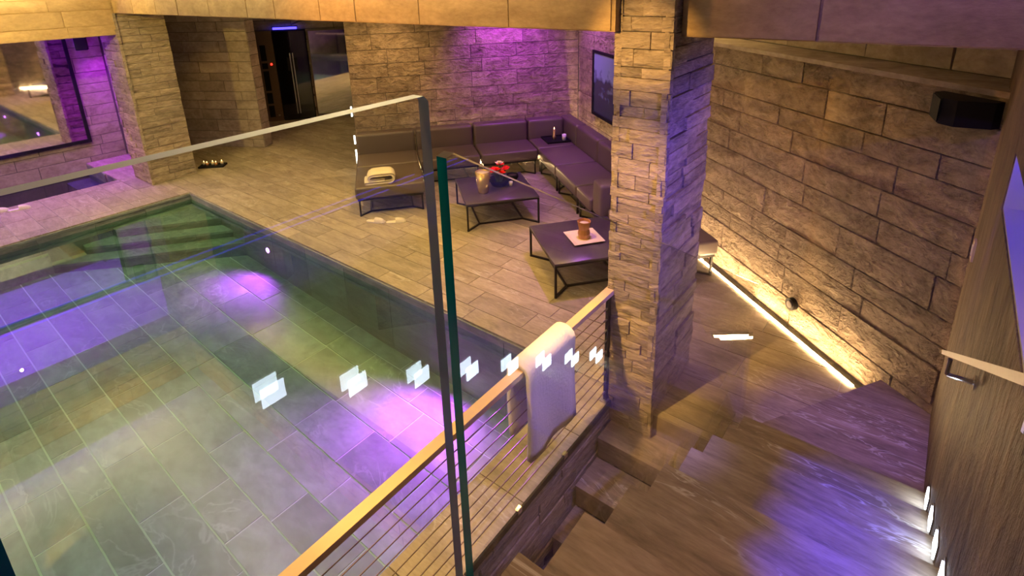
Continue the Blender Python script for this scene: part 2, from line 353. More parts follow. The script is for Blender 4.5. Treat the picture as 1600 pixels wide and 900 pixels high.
def clip(poly, hp):
    """keep the side a*x+b*y<=c"""
    a, b, c = hp; out = []
    for i in range(len(poly)):
        p, q = poly[i], poly[(i+1) % len(poly)]; dp = a*p[0]+b*p[1]-c; dq = a*q[0]+b*q[1]-c
        if dp <= 0: out.append(p)
        if (dp < 0 < dq) or (dq < 0 < dp): t = dp/(dp-dq); out.append((p[0]+(q[0]-p[0])*t, p[1]+(q[1]-p[1])*t))
    return out
def parea(p): return abs(sum(p[i][0]*p[(i+1) % len(p)][1]-p[(i+1) % len(p)][0]*p[i][1] for i in range(len(p))))/2
def tiles(parent, x0, x1, y0, y1, halves, mat, widths, lens, ztop, th=.02, gap=.007, name='tile', ydir=False):
    """rows of flags along x (or y), clipped to the half planes; ztop may be a function"""
    zf = ztop if callable(ztop) else (lambda x, y: ztop)
    r0, r1, s0, s1 = (x0, x1, y0, y1) if ydir else (y0, y1, x0, x1)
    r = r0
    while r < r1-.01:
        wd = random.choice(widths)
        if r1-(r+wd) < .1: wd = r1-r
        s = s0-random.uniform(0, lens[1])*.8
        while s < s1:
            l = random.uniform(*lens); a0, a1, b0, b1 = max(s, s0)+gap/2, min(s+l, s1)-gap/2, r+gap/2, r+wd-gap/2
            s += l
            if a1-a0 < .02: continue
            poly = [(a0, b0), (a1, b0), (a1, b1), (a0, b1)] if not ydir else [(b0, a0), (b1, a0), (b1, a1), (b0, a1)]
            for hp in halves: poly = clip(poly, hp) if poly else poly
            if len(poly) < 3 or parea(poly) < .003: continue
            dz = random.uniform(-.0012, .0012)
            cx = sum(p[0] for p in poly)/len(poly); cy_ = sum(p[1] for p in poly)/len(poly); cz = zf(cx, cy_)
            mb = MB().prism([(p[0]-cx, p[1]-cy_) for p in poly], lambda x, y: zf(x+cx, y+cy_)-cz-th, lambda x, y: zf(x+cx, y+cy_)-cz+dz)
            o = mb.build(name, mat, parent); o.location = (cx, cy_, cz)
        r += wd

# ------------------------------------------------------------------ THE SETTING
XR = .28                                   # stair wall plane
UB, VR = -9.05, 3.33                       # lounge rear wall, lounge right wall
PX0, PX1, PY0, PY1 = -8.96, -1.93, -2.6, 3.20
hv = lambda v: (BX[0], BX[1], v)           # v <= value
hu = lambda u: (-AX[0], -AX[1], -u)        # u >= value

def floors():
    slab = MB()
    zt, zb = -.006, -.12
    slab.prism([(-9.8, PY1+.02), (XR, 3.26), (XR, 4.6), L(UB, VR+.2), L(UB-.1, -.3), (-11.5, 5.2), (-11.5, PY1+.02)], zb, zt)
    slab.prism([(-1.56, 3.16), (XR, 3.16), (XR, 3.26), (-1.56, 3.26)], zb, zt)
    fl = struct(slab.build('floor', M['grout']))
    W = [.28, .20, .24]; Ln = (.6, 1.05)
    tiles(fl, -11.6, XR, PY1, 8.6, [hv(VR), hu(UB)], M['deck'], W, Ln, 0)
    tiles(fl, -1.58, XR, 3.14, PY1, [], M['deck'], [.06], (.9, 1.2), 0)
    fp = struct(MB().prism([L(-9.1, -.3), L(-13.8, -.3), L(-13.8, -4.2), (-11.5, 3.2)], -.12, -.006).build('floor_passage', M['grout']))
    fd = struct(MB().box(-10.58, PX0-.02, PY0, PY1+.02, -.12, -.006).box(-12.4, -10.58, 2.77, 3.6, -.12, -.006).build('floor_deck', M['grout']))
    tiles(fp, -14.6, -6.4, PY1, 9.4, [(AX[0], AX[1], UB), hv(-.47), hu(-13.6)], M['deck'], W, Ln, 0)
    tiles(fd, -10.6, PX0, -1.2, PY1, [], M['deck'], [.30, .30, .24], (.5, .62), 0, ydir=False)
    tiles(fd, -12.2, -10.6, 2.75, PY1, [], M['deck'], [.45], (.5, .9), 0)
    return fl
FLOOR = floors()

def walls():
    # rear lounge wall
    wb = struct(MB().lbox(UB-.35, UB-.02, -.46, VR+.3, -.02, 2.85).build('wall_rear', M['core']))
    clad(wb, L(UB-.02, -.47), L(UB-.02, VR), 0, 2.78, AX, 'split', (.14, .26), (.45, .95), (.014, .024), gap=.0015, rough=.3)
    clad(wb, L(UB-.02, -.46), L(UB-.34, -.46), 0, 2.78, (-BX[0], -BX[1]), 'split', (.15, .28), (.2, .34), (.005, .012), gap=.002, rough=.3)
    # lounge right wall with the floor strip, ledge on top
    wr = struct(MB().lbox(UB-.35, -2.0, VR+.02, VR+.5, -.02, 2.31).build('wall_right', M['core']))
    clad(wr, L(UB, VR+.02), L(-2.0, VR+.02), 0, 2.33, (-BX[0], -BX[1]), 'split', (.15, .27), (.45, 1.05), (.014, .024), gap=.0015, rough=.3, first=.24)
    led = MB().lbox(UB-.3, -1.9, VR-.02, VR+.5, 2.31, 2.345)
    led.build('ledge_slab', M['smooth'], wr)
    up = struct(MB().lbox(UB-.35, -1.6, VR+.38, VR+.6, 2.30, 4.0).build('wall_upper', M['core']))
    clad(up, L(UB, VR+.38), L(-1.7, VR+.38), 2.345, 3.2, (-BX[0], -BX[1]), 'smooth', (.2, .3), (.5, 1.0), (.01, .03))
    # stair wall with a slot niche
    ny0, ny1, nz0, nz1 = -.6, 3.10, 1.98, 2.24
    s = MB()
    s.box(XR, XR+.5, -1.6, 4.2, -1.2, nz0); s.box(XR, XR+.5, -1.6, 4.2, nz1, 4.05)
    s.box(XR, XR+.5, -1.6, ny0, nz0, nz1); s.box(XR, XR+.5, ny1, 4.2, nz0, nz1)
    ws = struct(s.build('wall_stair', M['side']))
    nb = MB().box(XR+.30, XR+.32, ny0, ny1, nz0, nz1)
    nb.box(XR+.005, XR+.30, ny0, ny1, nz0, nz0+.012); nb.box(XR+.005, XR+.30, ny1-.012, ny1, nz0, nz1)
    nb.build('niche_lining', M['niche'], ws)
    MB().box(XR+.03, XR+.07, ny0, ny1-.05, nz1-.02, nz1).build('niche_lamp', M['bluel'], ws)
    # recess wall beside the passage
    d = Vector((-10.32+11.75, 5.19-4.40)).normalized(); nrm = (d.y, -d.x)
    a, b = Vector((-11.75, 4.40)), Vector((-10.32, 5.19)); back = Vector((-nrm[0], -nrm[1]))*.25
    rw = struct(MB().prism([tuple(a), tuple(b), tuple(b+back), tuple(a+back)], -.02, 2.7).build('wall_recess', M['core']))
    clad(rw, a, b, 0, 2.7, nrm, 'smooth', (.14, .24), (.4, .9), (.008, .018), gap=.002, rough=.4)
    clad(rw, b, b+back, 0, 2.7, tuple(d), 'smooth', (.15, .26), (.2, .25), (.005, .01), gap=.002, rough=.3)
    # passage end wall and side
    pe = struct(MB().lbox(-13.95, -13.72, -4.2, -.2, -.02, 2.7).build('wall_passage', M['core']))
    clad(pe, L(-13.72, -4.2), L(-13.72, -.3), 0, 2.7, AX, 'smooth', (.2, .3), (.5, 1.0), (.005, .02))
    struct(MB().lbox(-13.72, UB-.35, -.44, -.2, -.02, 2.7).build('wall_passage_side', M['smooth']))
    # alcove walls
    wl = struct(MB().box(-12.5, -12.22, -2.6, 3.8, -.9, 2.7).build('wall_left', M['core']))
    clad(wl, (-12.22, -.6), (-12.22, 3.42), -.15, 2.40, (1, 0), 'smooth', (.16, .26), (.5, 1.0), (.008, .014), gap=.002, rough=.4)
    wa = struct(MB().box(-12.22, -10.50, 3.45, 3.7, -.02, 2.7).build('wall_alcove', M['core']))
    clad(wa, (-12.20, 3.45), (-10.50, 3.45), 0, 2.40, (0, -1), 'smooth', (.16, .26), (.4, .8), (.008, .03))
    # unseen sides of the hall
    struct(MB().box(-12.5, XR+.5, -2.9, -2.62, -1.2, 4.05).build('wall_front', M['smooth']))
walls()

def ceilings():
    struct(MB().prism([(-9.9, 3.6), (XR+.5, 3.6), L(-1.6, VR+.6), L(UB-.4, VR+.6), L(UB-.4, -.5), L(-13.9, -.5), L(-13.9, -4.3), (-12.5, 3.6)], 2.79, 2.9).build('ceiling', M['ceil']))
    struct(MB().box(-9.85, -1.75, -2.7, 3.1, 3.29, 3.4).build('ceiling_pool', M['ceil']))
    struct(MB().box(-12.5, -10.35, -2.7, 3.7, 2.40, 2.5).build('ceiling_alcove', M['ceil']))
    struct(MB().box(-1.8, XR+.5, -2.7, 3.9, 3.98, 4.08).build('ceiling_stair', M['ceil']))
    struct(MB().box(-1.80, -1.70, -2.7, 3.1, 3.29, 4.05).build('wall_drop', M['ceil']))
ceilings()

def beam(label, box, faces, rows=(.2, .3)):
    x0, x1, y0, y1, z0, z1 = box
    t = thing('ceiling_beam', label, 'beam', ((x0+x1)/2, (y0+y1)/2, z0)); ox, oy = (x0+x1)/2, (y0+y1)/2
    MB().box(x0-ox, x1-ox, y0-oy, y1-oy, 0, z1-z0).build('beam_core', M['beam'], t)
    for (p0, p1, n) in faces:
        clad(t, (p0[0]-ox, p0[1]-oy), (p1[0]-ox, p1[1]-oy), 0, z1-z0, n, 'beam', rows, (.5, .95), (.008, .016), rough=.35, name='facing_slab')
    return t
beam('long stone clad beam between the two pillars above the pool edge', (-9.84, -1.60, 3.02, 3.70, 2.69, 3.42), [((-9.8, 3.02), (-1.62, 3.02), (0, -1))])
beam('low stone clad beam above the plunge tub alcove', (-10.40, -9.82, -2.6, 3.02, 2.38, 3.42), [((-9.82, -.4), (-9.82, 3.0), (1, 0))], (.12, .25))
beam('dark stone beam over the landing at the foot of the stairs', (-1.26, XR, 3.19, 3.80, 2.66, 4.0), [((-1.26, 3.19), (XR, 3.19), (0, -1))])

def pillar(label, x0, x1, y0, y1, z0, z1, rows, px, py, right=True):
    t = thing('stone_pillar', label, 'pillar', ((x0+x1)/2, (y0+y1)/2, z0)); hx, hy = (x1-x0)/2, (y1-y0)/2
    MB().box(-hx+.02, hx-.02, -hy+.02, hy-.02, 0, z1-z0).build('pillar_core', M['core'], t)
    clad(t, (-hx-.012, -hy+.025), (hx+.012, -hy+.025), 0, z1-z0, (0, -1), 'stack', rows, px, (.012, .036), gap=.002, rough=.5)
    clad(t, (hx-.025, -hy), (hx-.025, hy), 0, z1-z0, (1, 0), 'stack', rows, py, (.012, .036), gap=.002, rough=.5)
    clad(t, (-hx+.025, -hy), (-hx+.025, hy), 0, z1-z0, (-1, 0), 'stack', (.12, .2), py, (.012, .035))
    return t
pillar('tall stacked stone pillar rising from the steps beside the cable railing', -1.62, -1.27, 3.07, 3.84, -.18, 3.98, (.05, .115), (.14, .40), (.3, .8))
pillar('yellow lit stacked stone pillar at the corner of the pool', -10.52, -9.80, 2.98, 3.68, 0, 2.69, (.07, .14), (.25, .75), (.3, .75))

# ------------------------------------------------------------------ POOL
def zfloor(x, y): return -.52-.28*(x-PX0)/4.5 if x < -4.46 else -.80-.10*(x+4.46)/2.5
def pool():
    t = thing('swimming_pool', 'sunken swimming pool lined with grey stone flags', 'pool', (-5.4, .3, -1.0)); ox, oy, oz = -5.4, .3, -1.0
    class T: pass
    b = MB()
    for xa, xb in ((PX0, -4.46), (-4.46, PX1)):
        b.prism([(xa-ox, PY0-oy), (xb-ox, PY0-oy), (xb-ox, PY1-oy), (xa-ox, PY1-oy)], -.15, lambda x, y: zfloor(x+ox, y+oy)-oz-.005)
    b.build('basin_floor', M['poolgrout'], t)
    k = len(bpy.data.objects)
    tiles(t, PX0-ox, PX1-ox, -.6-oy, PY1-oy, [], M['pooltile'], [.32, .24, .42, .30, .26], (.5, 1.0), lambda x, y: zfloor(x+ox, y+oy)-oz, gap=.013, name='floor_flag')
    MB().box(PX0-ox, PX1-ox, PY1-oy+.03, PY1-oy+.25, -.15, -.03-oz).box(PX0-.25-ox, PX0-.03-ox, PY0-oy, PY1-oy+.25, -.15, -.03-oz).build('basin_wall', M['grout'], t)
    def row(n, f):
        for i in range(n): f(i)
    for i in range(9):
        x0 = PX0+(PX1-PX0)*i/9; x1 = PX0+(PX1-PX0)*(i+1)/9
        MB().box(x0-ox+.003, x1-ox-.003, PY1-oy+.004, PY1-oy+.03, -.15, -.055-oz).build('wall_slab', M['poolwall'], t)
    for i in range(6):
        y0 = -.6+3.8*i/6; y1 = -.6+3.8*(i+1)/6
        MB().box(PX0-.03-ox, PX0-.004-ox, y0-oy+.003, y1-oy-.003, -.15, -.055-oz).build('wall_slab', M['poolwall'], t)
    # corner steps
    for (ax, by, z) in ((-8.02, 2.12, -.20), (-7.72, 1.74, -.31), (-7.40, 1.36, -.415)):
        MB().prism([(PX0-ox, PY1-oy), (PX0-ox, by-oy), (PX0+.12-ox, by-oy), (ax-ox, PY1-oy)], -.1, z-oz-.03).build('step_block', M['poolwall'], t)
        for i in range(3):
            f0, f1 = i/3, (i+1)/3
            p = lambda f: (PX0+.12+(ax-PX0-.12)*f+.01, by+(PY1-by)*f)
            q0, q1 = p(f0), p(f1); c = (PX0, PY1)
            MB().prism([(q0[0]-ox, q0[1]-oy), (q1[0]-ox, q1[1]-oy), (c[0]-ox, q1[1]-oy), (c[0]-ox, q0[1]-oy)] if i < 2 else [(q0[0]-ox, q0[1]-oy), (q1[0]-ox, q1[1]-oy), (c[0]-ox, c[1]-oy), (c[0]-ox, q0[1]-oy)], z-oz-.035, z-oz).build('step_tread', M['pooltile'], t)
    MB().box(PX0-ox, PX0+.10-ox, -1.5-oy, 1.36-oy, -.1, -.27-oz).build('bench', M['pooltile'], t)
    # coping strip
    MB().box(PX0-ox-.01, PX1-ox, PY1-oy-.012, PY1-oy+.05, -.05-oz, -.021-oz).box(PX0-.05-ox, PX0+.012-ox, PY0-oy, PY1-oy, -.05-oz, -.021-oz).build('coping', M['poolwall'], t)
    wt = MB().add([(PX0, PY0, -.115), (PX1+.02, PY0, -.115), (PX1+.02, PY1, -.115), (PX0, PY1, -.115)], [(0, 1, 2, 3)]).build('pool_water', M['water'])
    tag(wt, 'still clear water filling the large swimming pool', 'water')
    for i, x in enumerate((-6.74, -3.34)):
        lab = ('round purple underwater lamp near the pool steps', 'round purple underwater lamp closer to the railing')[i]
        lt = thing('pool_lamp', lab, 'lamp', (x, PY1, -.34))
        m = MB(); m.tube((0, .004, 0), (0, -.012, 0), .05, 16); m.build('lamp_ring', M['steel'], lt)
        m = MB(); m.tube((0, -.011, 0), (0, -.018, 0), .034, 16); m.build('lens', M['purl'], lt)
        spot((x, PY1-.05, -.34), (x+.25, 1.7, -.62) if i == 0 else (x+.3, 1.3, -.75), 210 if i == 0 else 620, (.62, .06, 1), 150, 1, .02)
pool()

def ledge():
    t = thing('pool_ledge', 'long raised stone ledge between pool and stairwell under the railing', 'ledge', (-1.755, .3, -2.0)); ox, oy, oz = -1.755, .3, -2.0
    MB().box(-1.925-ox, -1.60-ox, -2.6-oy, 3.16-oy, 0, -.025-oz).build('ledge_core', M['core'], t)
    y = -1.2
    while y < 3.19:
        l = min(random.uniform(.5, .75), 3.20-y); l = 3.20-y if 3.2-(y+l) < .2 else l
        MB().box(-1.94-ox, -1.585-ox, y-oy+.003, y+l-oy-.003, -.026-oz, 0-oz).build('top_slab', M['deck'], t); y += l
    clad(t, (-1.605-ox, -.4-oy), (-1.605-ox, 3.2-oy), 1.0, 1.97, (1, 0), 'stack', (.05, .10), (.4, 1.0), (.01, .03), gap=.002, rough=.5)
    MB().box(-1.585-ox, -1.572-ox, -1.2-oy, 3.19-oy, -.045-oz, .003-oz).build('edge_trim', M['frame'], t)
ledge()

def tub():
    t = thing('plunge_tub', 'sunken purple lit plunge tub in front of the mirror', 'tub', (-11.4, .9, -.7)); ox, oy, oz = -11.4, .9, -.7
    MB().box(-.8, .8, -3.3, 1.85, -.05, 0).build('tub_floor', M['poolwall'], t)
    MB().box(.8, .82, -3.3, 1.87, -.05, .68).box(-.8, .8, 1.85, 1.87, -.05, .68).build('tub_wall', M['poolwall'], t)
    MB().box(-.8, -.2, 1.50, 1.85, 0, .42).build('tub_step', M['poolwall'], t)
    m = MB(); m.tube((.60, 1.75, .45), (.60, 1.75, .78), .018, 10); m.tube((.60, 1.75, .78), (.46, 1.75, .80), .014, 10); m.build('spout', M['steel'], t)
    tag(MB().add([(-12.2, -2.4, -.20), (-10.6, -2.4, -.20), (-10.6, 2.75, -.20), (-12.2, 2.75, -.20)], [(0, 1, 2, 3)]).build('tub_water', M['tubwater']), 'dark violet water standing in the plunge tub', 'water')
tub()

# ------------------------------------------------------------------ STAIRS
G, RS, N1 = .325, .18, 3.08
def stairs():
    t = thing('upper_stair_flight', 'stone stair flight climbing along the wall with step lights', 'stairs', (-.19, 2.0, 0)); ox, oy = -.19, 2.0
    XL = -.655
    w = [(XL, N1), (XR, N1), (XR, 4.02), (-.02, 4.22), (-.60, 3.27), (XL, 3.13)]
    MB().prism([(x-ox, y-oy) for x, y in w], .14, .18).build('winder_tread', M['tread'], t)
    MB().prism([(x-ox, y-oy) for x, y in [(XL+.01, N1), (XR, N1), (XR, 4.0), (-.05, 4.16), (-.60, 3.24), (XL+.01, 3.11)]], 0, .141).build('winder_riser', M['tread'], t)
    for k in range(9):
        y1 = N1-G*k; y0 = y1-G-.02; z = .36+RS*k
        if k == 8: y0 = -2.6
        MB().box(XL-ox, XR-ox, y0-oy, y1-oy, z-.035, z).build('tread', M['tread'], t)
        MB().box(XL+.01-ox, XR-ox, y1-.05-oy, y1-.02-oy, z-RS, z-.034).build('riser', M['tread'], t)
    prof = [(N1-.03, 0)]+[p for k in range(9) for p in ((N1-.04-G*k, .18+RS*k-.0), (N1-.04-G*k, .33+RS*k))]
    # solid stringer below the treads
    s = MB()
    for k in range(9):
        y1 = N1-.045-G*k; y0 = y1-G if k < 8 else -2.6
        s.box(XL+.01-ox, XR-ox, y0-oy, y1-oy, max(-.02, .36+RS*k-.5) if k < 8 else 1.55, .36+RS*k-.036)
    s.build('stringer', M['core'], t)
    # lower flight, going down towards the viewer
    t2 = thing('lower_stair_flight', 'short stone flight going down between the ledge wall and the glass', 'stairs', (-1.12, 2.5, -1.6)); ox, oy, oz = -1.12, 2.5, -1.6
    x0, x1 = -1.568, -.722
    ys = [3.15, 2.87, 2.57, 2.28, 1.99, 1.70]
    MB().box(x0-ox, x1-ox, ys[0]-.005-oy, ys[0]+.02-oy, -.18-oz, -.02-oz).build('riser', M['tread'], t2)
    for i in range(5):
        z = -.18*(i+1)
        MB().box(x0-ox, x1-ox, ys[i+1]-oy, ys[i]-oy, z-.035-oz, z-oz).build('tread', M['tread'], t2)
        MB().box(x0-ox, x1-ox, ys[i+1]+.01-oy, ys[i+1]+.035-oy, z-.18-oz, z-.03-oz).build('riser', M['tread'], t2)
    MB().box(x0-ox, x1-ox, -1.0-oy, ys[5]+.02-oy, -1.12-oz, -1.08-oz).build('lower_landing', M['tread'], t2)
    MB().box(-.72-ox, -.645-ox, -1-oy, 3.10-oy, -1.1-oz, .0-oz).build('side_wall', M['smooth'], t2)
    # step lights
    for k in range(8):
        y = N1-.10-G*k; z = .42+RS*k
        lab = 'square white step light at the %s tread up from the landing' % ('first', 'second', 'third', 'fourth', 'fifth', 'sixth', 'seventh', 'eighth')[k]
        lt = thing('step_light', lab, 'light', (XR, y, z), 0, 'step lights along the stair wall')
        MB().box(-.006, .01, -.052, .052, -.045, .045).build('bezel', M['steel'], lt)
        MB().box(-.012, -.005, -.042, .042, -.036, .036).build('lens', M['step'], lt)
    # upper gallery slab behind the viewer
    struct(MB().box(-1.9, XR, -2.6, -.06, 1.62, 1.80).build('floor_gallery', M['tread']))
stairs()

# ------------------------------------------------------------------ GLASS
def pane(name, label, poly, x0, x1, loc, edges, clamps=()):
    """poly in (y,z); slab from x0 to x1"""
    t = thing(name, label, 'glass panel', loc); n = len(poly); ox, oy, oz = loc
    P2 = [(y-oy, z-oz) for y, z in poly]
    m = MB(); vs = [(x0-ox, y, z) for y, z in P2]+[(x1-ox, y, z) for y, z in P2]
    m.add(vs, [tuple(range(n)), tuple(range(2*n-1, n-1, -1))]); m.build('pane', M['glass'], t)
    for i, mk in edges.items():
        q = (i+1) % n; MB().add([vs[i], vs[q], vs[n+q], vs[n+i]], [(0, 1, 2, 3)]).build('glass_edge', M[mk], t)
    for (y, z) in clamps:
        c = MB(); c.tube((x0-ox-.015, y-oy, z-oz), (x1-ox+.015, y-oy, z-oz), .025, 14); c.build('clamp', M['steel'], t)
    return t
GX0, GX1 = -.705, -.680
pane('glass_panel', 'sloping glass balustrade panel with dark teal edge following the stairs', [(.665, 1.15), (3.17, .0), (3.17, 1.24), (.685, 2.705), (.665, 2.70)], GX0, GX1, (-.69, 1.9, 0), {4: 'teal', 3: 'rim', 2: 'rim'})
pane('glass_panel', 'level glass balustrade panel on the upper landing', [(.03, 1.5), (.632, 1.15), (.632, 2.81), (.622, 2.82), (.03, 2.82)], GX0, GX1, (-.69, .33, 1.5), {1: 'rimv', 2: 'rimv', 3: 'rim'})
t = thing('glass_panel', 'short return glass panel seen edge on as a teal strip', 'glass panel', (-1.2, -.01, 1.5))
MB().box(-.5, .49, -.012, .012, .25, 1.32).build('pane', M['teal'], t)

# ------------------------------------------------------------------ CABLE RAILING
def railing():
    ox, oy, oz = -1.61, .3, 0
    t = thing('cable_railing', 'cable railing with flat oak handrail standing on the pool ledge', 'railing', (ox, oy, oz)); H = .93
    MB().box(-.03, .03, -2.4, 3.10-oy+.02, H-.035, H).build('handrail', M['wood'], t)
    for y in (3.07, -.95):
        m = MB().box(-.012, .012, y-oy-.03, y-oy+.03, 0, H-.034); m.build('post', M['frame'], t)
        m = MB().box(-.03, .024, y-oy-.05, y-oy+.05, 0, .012); m.build('post_foot', M['steel'], t)
    for k in range(9):
        z = .085+.088*k
        m = MB(); m.tube((0, -1.27, z), (0, 3.07-oy, z), .0032, 6); m.build('cable', M['cable'], t)
        m = MB(); m.tube((0, 2.70, z), (0, 2.77, z), .007, 8); m.build('tensioner', M['steel'], t)
    for y in (2.45, 1.95, 1.45, .95):
        MB().box(.018, .042, y-oy-.02, y-oy+.02, -.02, .014).build('clip', M['chrome'], t)  # small chrome blocks spaced along the outer edge of the ledge
railing()

def handrail():
    t = thing('wall_handrail', 'square steel handrail bracketed to the stair wall', 'handrail', (XR, 2.0, 1.2))
    p, q = Vector((-.09, .79, .18)), Vector((-.09, -2.4, .18+3.19*.577))
    d = (q-p).normalized(); n = Vector((1, 0, 0)); u = d.cross(n); w_ = .010
    vs = [p+n*w_+u*w_, p-n*w_+u*w_, p-n*w_-u*w_, p+n*w_-u*w_, q+n*w_+u*w_, q-n*w_+u*w_, q-n*w_-u*w_, q+n*w_-u*w_]
    MB().add(vs, [(0, 1, 2, 3), (7, 6, 5, 4), (0, 4, 5, 1), (1, 5, 6, 2), (2, 6, 7, 3), (3, 7, 4, 0)]).build('rail', M['railsteel'], t)
    for f in (.10, .55):
        c = p+(q-p)*f
        m = MB(); m.tube(c-Vector((0, 0, .02)), c-Vector((0, 0, .09)), .008, 8); m.tube(c-Vector((0, 0, .09)), Vector((0, c.y, c.z-.09)), .009, 8); m.build('bracket', M['chrome'], t)
        m = MB(); m.tube((0, c.y, c.z-.09), (-.008, c.y, c.z-.09), .03, 14); m.build('wall_plate', M['chrome'], t)
handrail()

# ------------------------------------------------------------------ LED LINES
def leds():
    t = thing('floor_light_strip', 'glowing light strip in the floor along the rough stone wall', 'light strip', (*L(-5.6, 3.25), 0), -PH)
    MB().box(-3.4, 2.80, -.016, .010, -.004, .006).build('glow_line', M['led'], t)
    MB().box(-3.4, 2.86, .010, .072, -.004, .003).build('channel', M['dgreen'], t)
    t = thing('floor_light_strip', 'light strip hidden behind the sofa along the rear wall', 'light strip', (*L(-9.03, 1.2), 0), -PH)
    MB().box(-.015, .012, -1.6, 2.0, .0, .012).build('glow_line', M['led'], t)
    t = thing('vertical_light_strip', 'white vertical light strip at the end of the rear wall', 'light strip', (*L(-9.06, -.50), 0), -PH)
    for z, h in ((.04, .38), (.52, .14), (.98, .16)):
        MB().box(-.02, .0, -.012, .012, z, z+h).build('glow_segment', M['ledw'], t)
leds()

# ------------------------------------------------------------------ SOFA
def legs_frame(t, x0, x1, y0, y1, h, inset=.13, b=.022):
    """four thin legs, inner floor ring and diagonal links"""
    for (x, y) in ((x0, y0), (x1, y0), (x1, y1), (x0, y1)):
        sx = 1 if x == x0 else -1; sy = 1 if y == y0 else -1
        m = MB().box(x-b/2, x+b/2, y-b/2, y+b/2, 0, h); m.build('leg', M['frame'], t)
        m = MB().bar((x, y, b/2), (x+sx*inset, y+sy*inset, b/2), b*.9); m.build('foot_link', M['frame'], t)
    r = [(x0+inset, y0+inset), (x1-inset, y0+inset), (x1-inset, y1-inset), (x0+inset, y1-inset)]
    for i in range(4):
        p, q = r[i], r[(i+1) % 4]
        m = MB().bar((*p, b/2), (*q, b/2), b*.9); m.build('floor_rail', M['frame'], t)
def sofa(label, u0, u1, v0, v1, backs=(), seat=None, zs=.42):
    cu, cv = (u0+u1)/2, (v0+v1)/2
    t = thing('sofa_module', label, 'sofa', (*L(cu, cv), 0), -PH)
    a0, a1, b0, b1 = seat or (u0, u1, v0, v1); g = .006
    rounded('seat', a0-cu+g, a1-cu-g, b0-cv+g, b1-cv-g, .255, zs, .035, M['leather'], t)
    MB().box(u0-cu+.03, u1-cu-.03, v0-cv+.03, v1-cv-.03, .225, .257).build('base_frame', M['frame'], t)
    for (c0, c1, d0, d1, zt) in backs:
        rounded('backrest', c0-cu+g*.6, c1-cu-g*.6, d0-cv+g, d1-cv-g, .262, zt, .05, M['leather'], t)
    legs_frame(t, u0-cu+.05, u1-cu-.05, v0-cv+.05, v1-cv-.05, .226)
    return t
BT = .74
sofa('taupe leather sofa unit at the open end behind the towel ottoman', -9.02, -8.13, -.48, .455, [(-9.02, -8.78, -.48, .455, BT)], (-8.79, -8.13, -.48, .455))
sofa('taupe sofa unit second from the open end of the rear row', -9.02, -8.13, .465, 1.40, [(-9.02, -8.78, .465, 1.40, BT)], (-8.79, -8.13, .465, 1.40))
sofa('taupe sofa unit next to the corner unit on the rear row', -9.02, -8.13, 1.41, 2.335, [(-9.02, -8.78, 1.41, 2.335, BT)], (-8.79, -8.13, 1.41, 2.335))
sofa('corner sofa unit holding the black candle tray', -9.02, -8.21, 2.345, 3.20, [(-9.02, -8.78, 2.345, 2.98, BT), (-9.02, -8.21, 2.98, 3.20, BT)], (-8.79, -8.21, 2.345, 2.99))
sofa('taupe sofa unit beside the corner unit under the picture', -8.20, -7.30, 2.335, 3.20, [(-8.20, -7.30, 2.98, 3.20, BT)], (-8.20, -7.30, 2.335, 2.99))
sofa('middle taupe sofa unit along the picture wall', -7.29, -6.42, 2.335, 3.20, [(-7.29, -6.42, 2.98, 3.20, BT)], (-7.29, -6.42, 2.335, 2.99))
sofa('taupe sofa unit ending in an upright armrest by the pillar', -6.41, -5.66, 2.335, 3.20, [(-6.41, -5.92, 2.98, 3.20, BT), (-5.91, -5.66, 2.36, 3.20, .69)], (-6.41, -5.92, 2.335, 2.99))
sofa('square taupe ottoman carrying the folded towel', -8.12, -7.19, -.48, .455)
sofa('low taupe bench end beside the floor light strip', -5.60, -4.50, 2.43, 3.20)

# ------------------------------------------------------------------ TABLES
def table(label, u0, u1, v0, v1):
    cu, cv = (u0+u1)/2, (v0+v1)/2; hu_, hv_ = (u1-u0)/2, (v1-v0)/2
    t = thing('coffee_table', label, 'table', (*L(cu, cv), 0), -PH)
    rounded('table_top', -hu_, hu_, -hv_, hv_, .353, .375, .004, M['table'], t, 1)
    b = .022
    for (p, q) in (((-hu_, -hv_), (hu_, -hv_)), ((hu_, -hv_), (hu_, hv_)), ((hu_, hv_), (-hu_, hv_)), ((-hu_, hv_), (-hu_, -hv_))):
        s = lambda c: (c[0]-math.copysign(b/2+.002, c[0]), c[1]-math.copysign(b/2+.002, c[1]))
        m = MB().bar((*s(p), .343), (*s(q), .343), b*.9); m.build('apron', M['frame'], t)
    legs_frame(t, -hu_+b/2, hu_-b/2, -hv_+b/2, hv_-b/2, .352, .17)
table('dark square coffee table with red flowers and a gold vase', -7.30, -6.33, .88, 1.82)
table('dark square coffee table with a cream plate and amber candle', -5.50, -4.57, 1.46, 2.39)
TT = .3755

